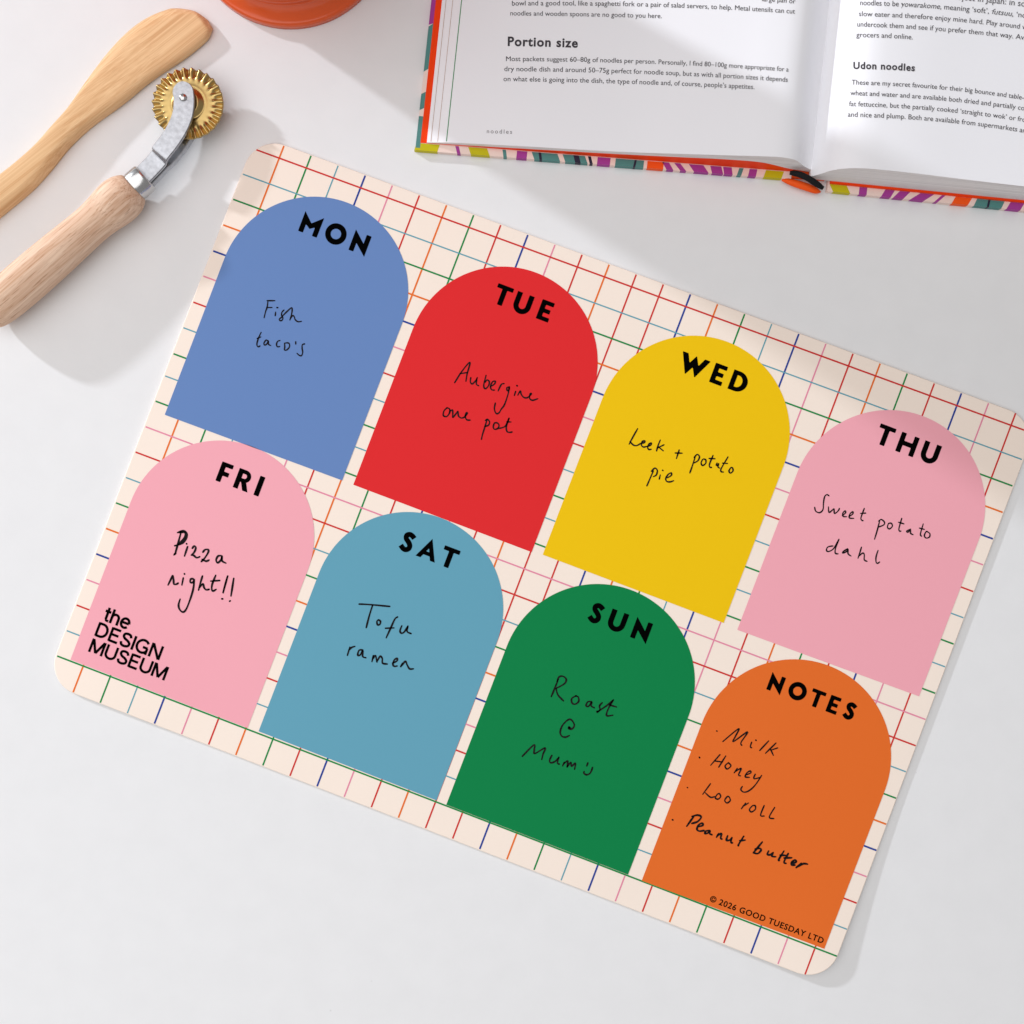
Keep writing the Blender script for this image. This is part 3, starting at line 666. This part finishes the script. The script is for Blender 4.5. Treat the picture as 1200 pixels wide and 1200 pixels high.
def patch(F, mb, a0, a1, m, sl=0.0, b0=0.0, b1=TI):
    ZB = 7.1 if m == 'c_navy' else 7.0; dy = .16 if m == 'c_navy' else .12
    # a strip of cover pattern: on the turned-in margin and down the board's edge
    mb.poly([F(a0, b0, ZB + .1), F(a1, b0, ZB + .1), F(a1 + sl, b1, ZB + .1), F(a0 + sl, b1, ZB + .1)], m)
    if b0 == 0: mb.poly([F(a0, -dy, .4), F(a1, -dy, .4), F(a1, -dy, ZB + .1), F(a0, -dy, ZB + .1)], m)
def ax(px, F): return (px - OL.x) / AL.x if F is BL else (px - OR.x) / AR.x
# covers
mb = MB(); slab(BL, -459, -20, 0, BT + 18, .3, ZB, mb, 'cover')
for x0, x1, m, s in [(486, 513, 'c_olive', 2), (552, 574, 'c_olive', -4), (605, 617, 'c_purple', 0), (626, 656, 'c_teal', -4), (662, 688, 'c_teal', -4), (673.5, 680, 'c_navy', -3), (699, 714, 'c_purple', 0), (720, 753, 'c_teal', 0), (757, 776, 'c_orange', 0),
                     (812, 829, 'c_purple', -7), (833, 846, 'c_purple', -3), (847, 857, 'c_purple', -2), (875, 884, 'c_purple', 1), (893, 914, 'c_olive', 2), (780, 788, 'c_purple', -6), (796, 803, 'c_purple', -8), (862, 867, 'c_teal', 2), (690.5, 694, 'c_navy', -3), (632, 635, 'c_navy', -2), (741, 743.5, 'c_navy', 1), (536, 540, 'c_purple', -3), (590, 594, 'c_teal', -2)]:
    patch(BL, mb, ax(x0, BL), ax(x1, BL), m, s)
for b0, b1, m, s in [(3, 40, 'c_teal', 0), (47, 66, 'c_teal', 3), (92, 145, 'c_teal', 4), (147, 180, 'c_purple', 2), (205, 260, 'c_olive', 3), (300, 360, 'c_teal', 2)]:
    mb.poly([BL(-459, b0, ZB + .12), BL(-459 + 5.2, b0 + s, ZB + .12), BL(-459 + 5.2, b1 + s, ZB + .12), BL(-459, b1, ZB + .12)], m)
    mb.poly([BL(-459.12, b0, .4), BL(-459.12, b1, .4), BL(-459.12, b1, ZB + .1), BL(-459.12, b0, ZB + .1)], m)
c1 = badopt(mb.build('front_cover')); 
mb = MB(); slab(BR, 2, 462, 0, BT + 18, .3, ZB, mb, 'cover')
for x0, x1, m, s in [(974, 994, 'c_olive', -5), (1004, 1013, 'c_purple', 0), (1030, 1041, 'c_purple', 4), (1044, 1056, 'c_purple', 7), (1064, 1080, 'c_purple', 11), (1092, 1096, 'c_purple', 8), (1153, 1155.5, 'c_navy', 1), (1112, 1131, 'c_orange', 4), (1138, 1170, 'c_teal', 3), (1176, 1192, 'c_purple', 4), (1215, 1250, 'c_teal', 3), (1280, 1310, 'c_olive', 3)]:
    patch(BR, mb, ax(x0, BR), ax(x1, BR), m, s)
c2 = badopt(mb.build('back_cover'))
# orange endpapers: a sheet over each board and the swell under the thin left block
def profile_block(F, tops, bots, b0, b1, mside, mtop, name, nb=2):
    """solid between two height profiles: list of (a, ztop), (a, zbot)"""
    mb = MB(); As = [a for a, _ in tops]
    for bb, flip in ((b0, False), (b1, True)):
        t_ = [mb.vert(F(a, bb, z)) for a, z in tops]; u_ = [mb.vert(F(a, bb, z)) for a, z in bots]
        for i in range(len(t_) - 1): mb.face((u_[i], u_[i + 1], t_[i + 1], t_[i]), mside)
    rows = [[F(a, b0 + (b1 - b0) * k / nb, z) for a, z in tops] for k in range(nb + 1)]
    mb.grid(rows, mtop, True)
    for i in (0, -1):
        mb.poly([F(bots[i][0], b0, bots[i][1]), F(bots[i][0], b1, bots[i][1]), F(tops[i][0], b1, tops[i][1]), F(tops[i][0], b0, tops[i][1])], mside)
    mb.grid([[F(a, b0, z) for a, z in bots], [F(a, b1, z) for a, z in bots]], mside, False)
    return mb
As = [-454 + (454 - 20) * i / 60 for i in range(61)]
mb = profile_block(BL, [(a, max(ZB + .3, zl_bot(a) - .2)) for a in As], [(a, ZB + .12) for a in As], 9.0, BT, 'endpaper', 'endpaper', 'e')
badopt(mb.build('endpaper'))
As = [4 + (452 - 4) * i / 40 for i in range(41)]
mb = profile_block(BR, [(a, ZB + 3.2) for a in As], [(a, ZB + .12) for a in As], 8.6, BT, 'endpaper', 'endpaper', 'e')
badopt(mb.build('endpaper'))
# left page block: fanned fore-edge, then the top page
fore = [(-446.5, 8.6), (-443, 9.3), (-436, 10.6), (-428, 12.6), (-424, 14.0)]
As = [a for a, _ in fore] + [-424 + (424 + 6) * i / 90 for i in range(1, 91)]
ztl = lambda a: interp(a, fore) if a < -424 else zl_top(a)
mb = profile_block(BL, [(a, ztl(a)) for a in As], [(a, zl_bot(a)) for a in As], 9.4, BT, 'edge', 'paper', 'p')
for a0, w, m in [(-442, .5, 'l_brown'), (-434, .45, 'l_brown'), (-423.8, .9, 'l_green')]:
    mb.poly([BL(a0, 10.5, ztl(a0) + .25), BL(a0 + w, 10.5, ztl(a0 + w) + .25), BL(a0 + w, BT, ztl(a0 + w) + .25), BL(a0, BT, ztl(a0) + .25)], m)
lp = badopt(mb.build('left_page_block'))
As = [-22 + 44 * i / 30 for i in range(31)] + [22 + (440 - 22) * i / 60 for i in range(1, 61)]
mb = profile_block(BR, [(a, zr_top(a)) for a in As], [(a, ZB + 3.4) for a in As], 11.0, BT, 'edge', 'paper', 'p')
rp = badopt(mb.build('right_page_block'))
# spine and headband
def tube(path, rad, m, name, n=16, flat=1.0):
    pts = catmull([(*p, r) for p, r in zip(path, rad)], 6); mb = MB(); rows = []
    for i, p in enumerate(pts):
        q = pts[min(i + 1, len(pts) - 1)]; r = pts[max(i - 1, 0)]
        d = (W(*q[:3]) - W(*r[:3])).normalized(); s = d.cross(Vector((0, 0, 1))).normalized(); u = s.cross(d)
        c = W(*p[:3]); rr = max(p[3], .2) * S
        rows.append([c + s * (rr * math.cos(2 * math.pi * k / n)) + u * (rr * flat * math.sin(2 * math.pi * k / n)) for k in range(n)])
    ids = mb.grid(rows, m, True, closed=True); mb.face(ids[0], m); mb.face(ids[-1], m)
    return badopt(fixn(mb.build(name)))
mb = MB(); slab(BL, -30, 20, 3, BT + 18, .5, 6.0, mb, 'c_orange'); badopt(mb.build('spine'))
tube([(916, 211, 5), (922, 212, 6), (932, 215, 7), (946, 219.5, 7), (956, 223.5, 6), (961.5, 225, 5)], [1, 2.9, 4.1, 4.3, 3.4, 1], 'c_orange', 'spine_cap')
tube([(925.5, 202.5, 17), (930, 203, 18), (938, 204.8, 20), (948, 209.5, 20), (957, 215.5, 18), (964.5, 220.5, 16)], [2.2, 3, 3.4, 3.4, 3.4, 2.2], 'headband', 'headband')

# printed text on the pages (each point is brought down onto the curved sheet)
def on_left(px, py):
    z = 20
    for _ in range(6):
        f = 1 - z / H; x = 600 + (px - 600) * f; y = 600 + (py - 600) * f
        # invert skewed axes
        dx, dy = x - OL.x, y - OL.y; det = AL.x * BV.y - AL.y * BV.x; a = (dx * BV.y - dy * BV.x) / det
        z = ztl(a)
    return W(px, py, z + .35)
def on_right(px, py):
    z = 50
    for _ in range(6):
        f = 1 - z / H; x = 600 + (px - 600) * f; y = 600 + (py - 600) * f
        dx, dy = x - OR.x, y - OR.y; det = AR.x * BV.y - AR.y * BV.x; a = (dx * BV.y - dy * BV.x) / det
        z = zr_top(a)
    return W(px, py, z + .35)
L3 = [
 ("large pan or", (893, 1.4), (912.5, 2.5), (932, 4.2)),
 ("bowl and a good tool, like a spaghetti fork or a pair of salad servers, to help. Metal utensils can cut", (600, 6.5), (768, 8.0), (931.5, 16)),
 ("noodles and wooden spoons are no good to you here.", (598, 18), (686, 19.2), (775.5, 21.3)),
 ("Most packets suggest 60–80g of noodles per person. Personally, I find 80–100g more appropriate for a", (593, 71.5), (765, 74.8), (924, 84)),
 ("dry noodle dish and around 50–75g perfect for noodle soup, but as with all portion sizes it depends", (591, 83.3), (762, 87), (923, 96)),
 ("on what else is going into the dish, the type of noodle and, of course, people’s appetites.", (590, 95), (740, 98.3), (884, 104.5))]
def page_part(name, lines, fn, m, off, spc, par):
    mb = MB()
    for s_, a, m_, b in lines: px_text(mb, s_, a, m_, b, fn, m, off, spc)
    mb.build(name, par)
page_part('paragraph', L3[:3], on_left, 'text', 0, 1, lp); page_part('paragraph', L3[3:], on_left, 'text', 0, 1, lp)
page_part('page_heading', [("Portion size", (595, 53.5), (636, 54.3), (677, 55.5))], on_left, 'text', .028, 1.12, lp)
page_part('page_footer', [("noodles", (570.5, 156), (585, 156.4), (600, 156.8))], on_left, 'textgrey', 0, 1.35, lp)
R3 = [
 ("subject in Japan: in some", (1113, -1.5), (1164, 3.6), (1214, 9.3)),
 ("noodles to be yowarakome, meaning ‘soft’, futsuu, ‘normal’,", (1008, 6), (1110, 11.2), (1225, 24)),
 ("slow eater and therefore enjoy mine hard. Play around with", (1006.5, 18.8), (1110, 24.3), (1212, 36)),
 ("undercook them and see if you prefer them that way. Available", (1004.5, 31), (1110, 37), (1222, 49.5)),
 ("grocers and online.", (1003.5, 43.5), (1037, 44.3), (1069.5, 46.2)),
 ("These are my secret favourite for their big bounce and table-", (998, 99), (1100, 104.5), (1199.5, 117)),
 ("wheat and water and are available both dried and partially cooked", (996.5, 111.5), (1106, 118), (1217, 132)),
 ("fat fettuccine, but the partially cooked ‘straight to wok’ or frozen", (995, 124.3), (1104, 130.5), (1213, 145)),
 ("and nice and plump. Both are available from supermarkets and", (993.5, 136.8), (1100, 142.5), (1206, 156.5))]
page_part('paragraph', R3[:5], on_right, 'text', 0, 1, rp); page_part('paragraph', R3[5:], on_right, 'text', 0, 1, rp)
page_part('page_heading', [("Udon noodles", (1000, 80.5), (1036, 81.3), (1072, 83.2))], on_right, 'text', .028, 1.12, rp)
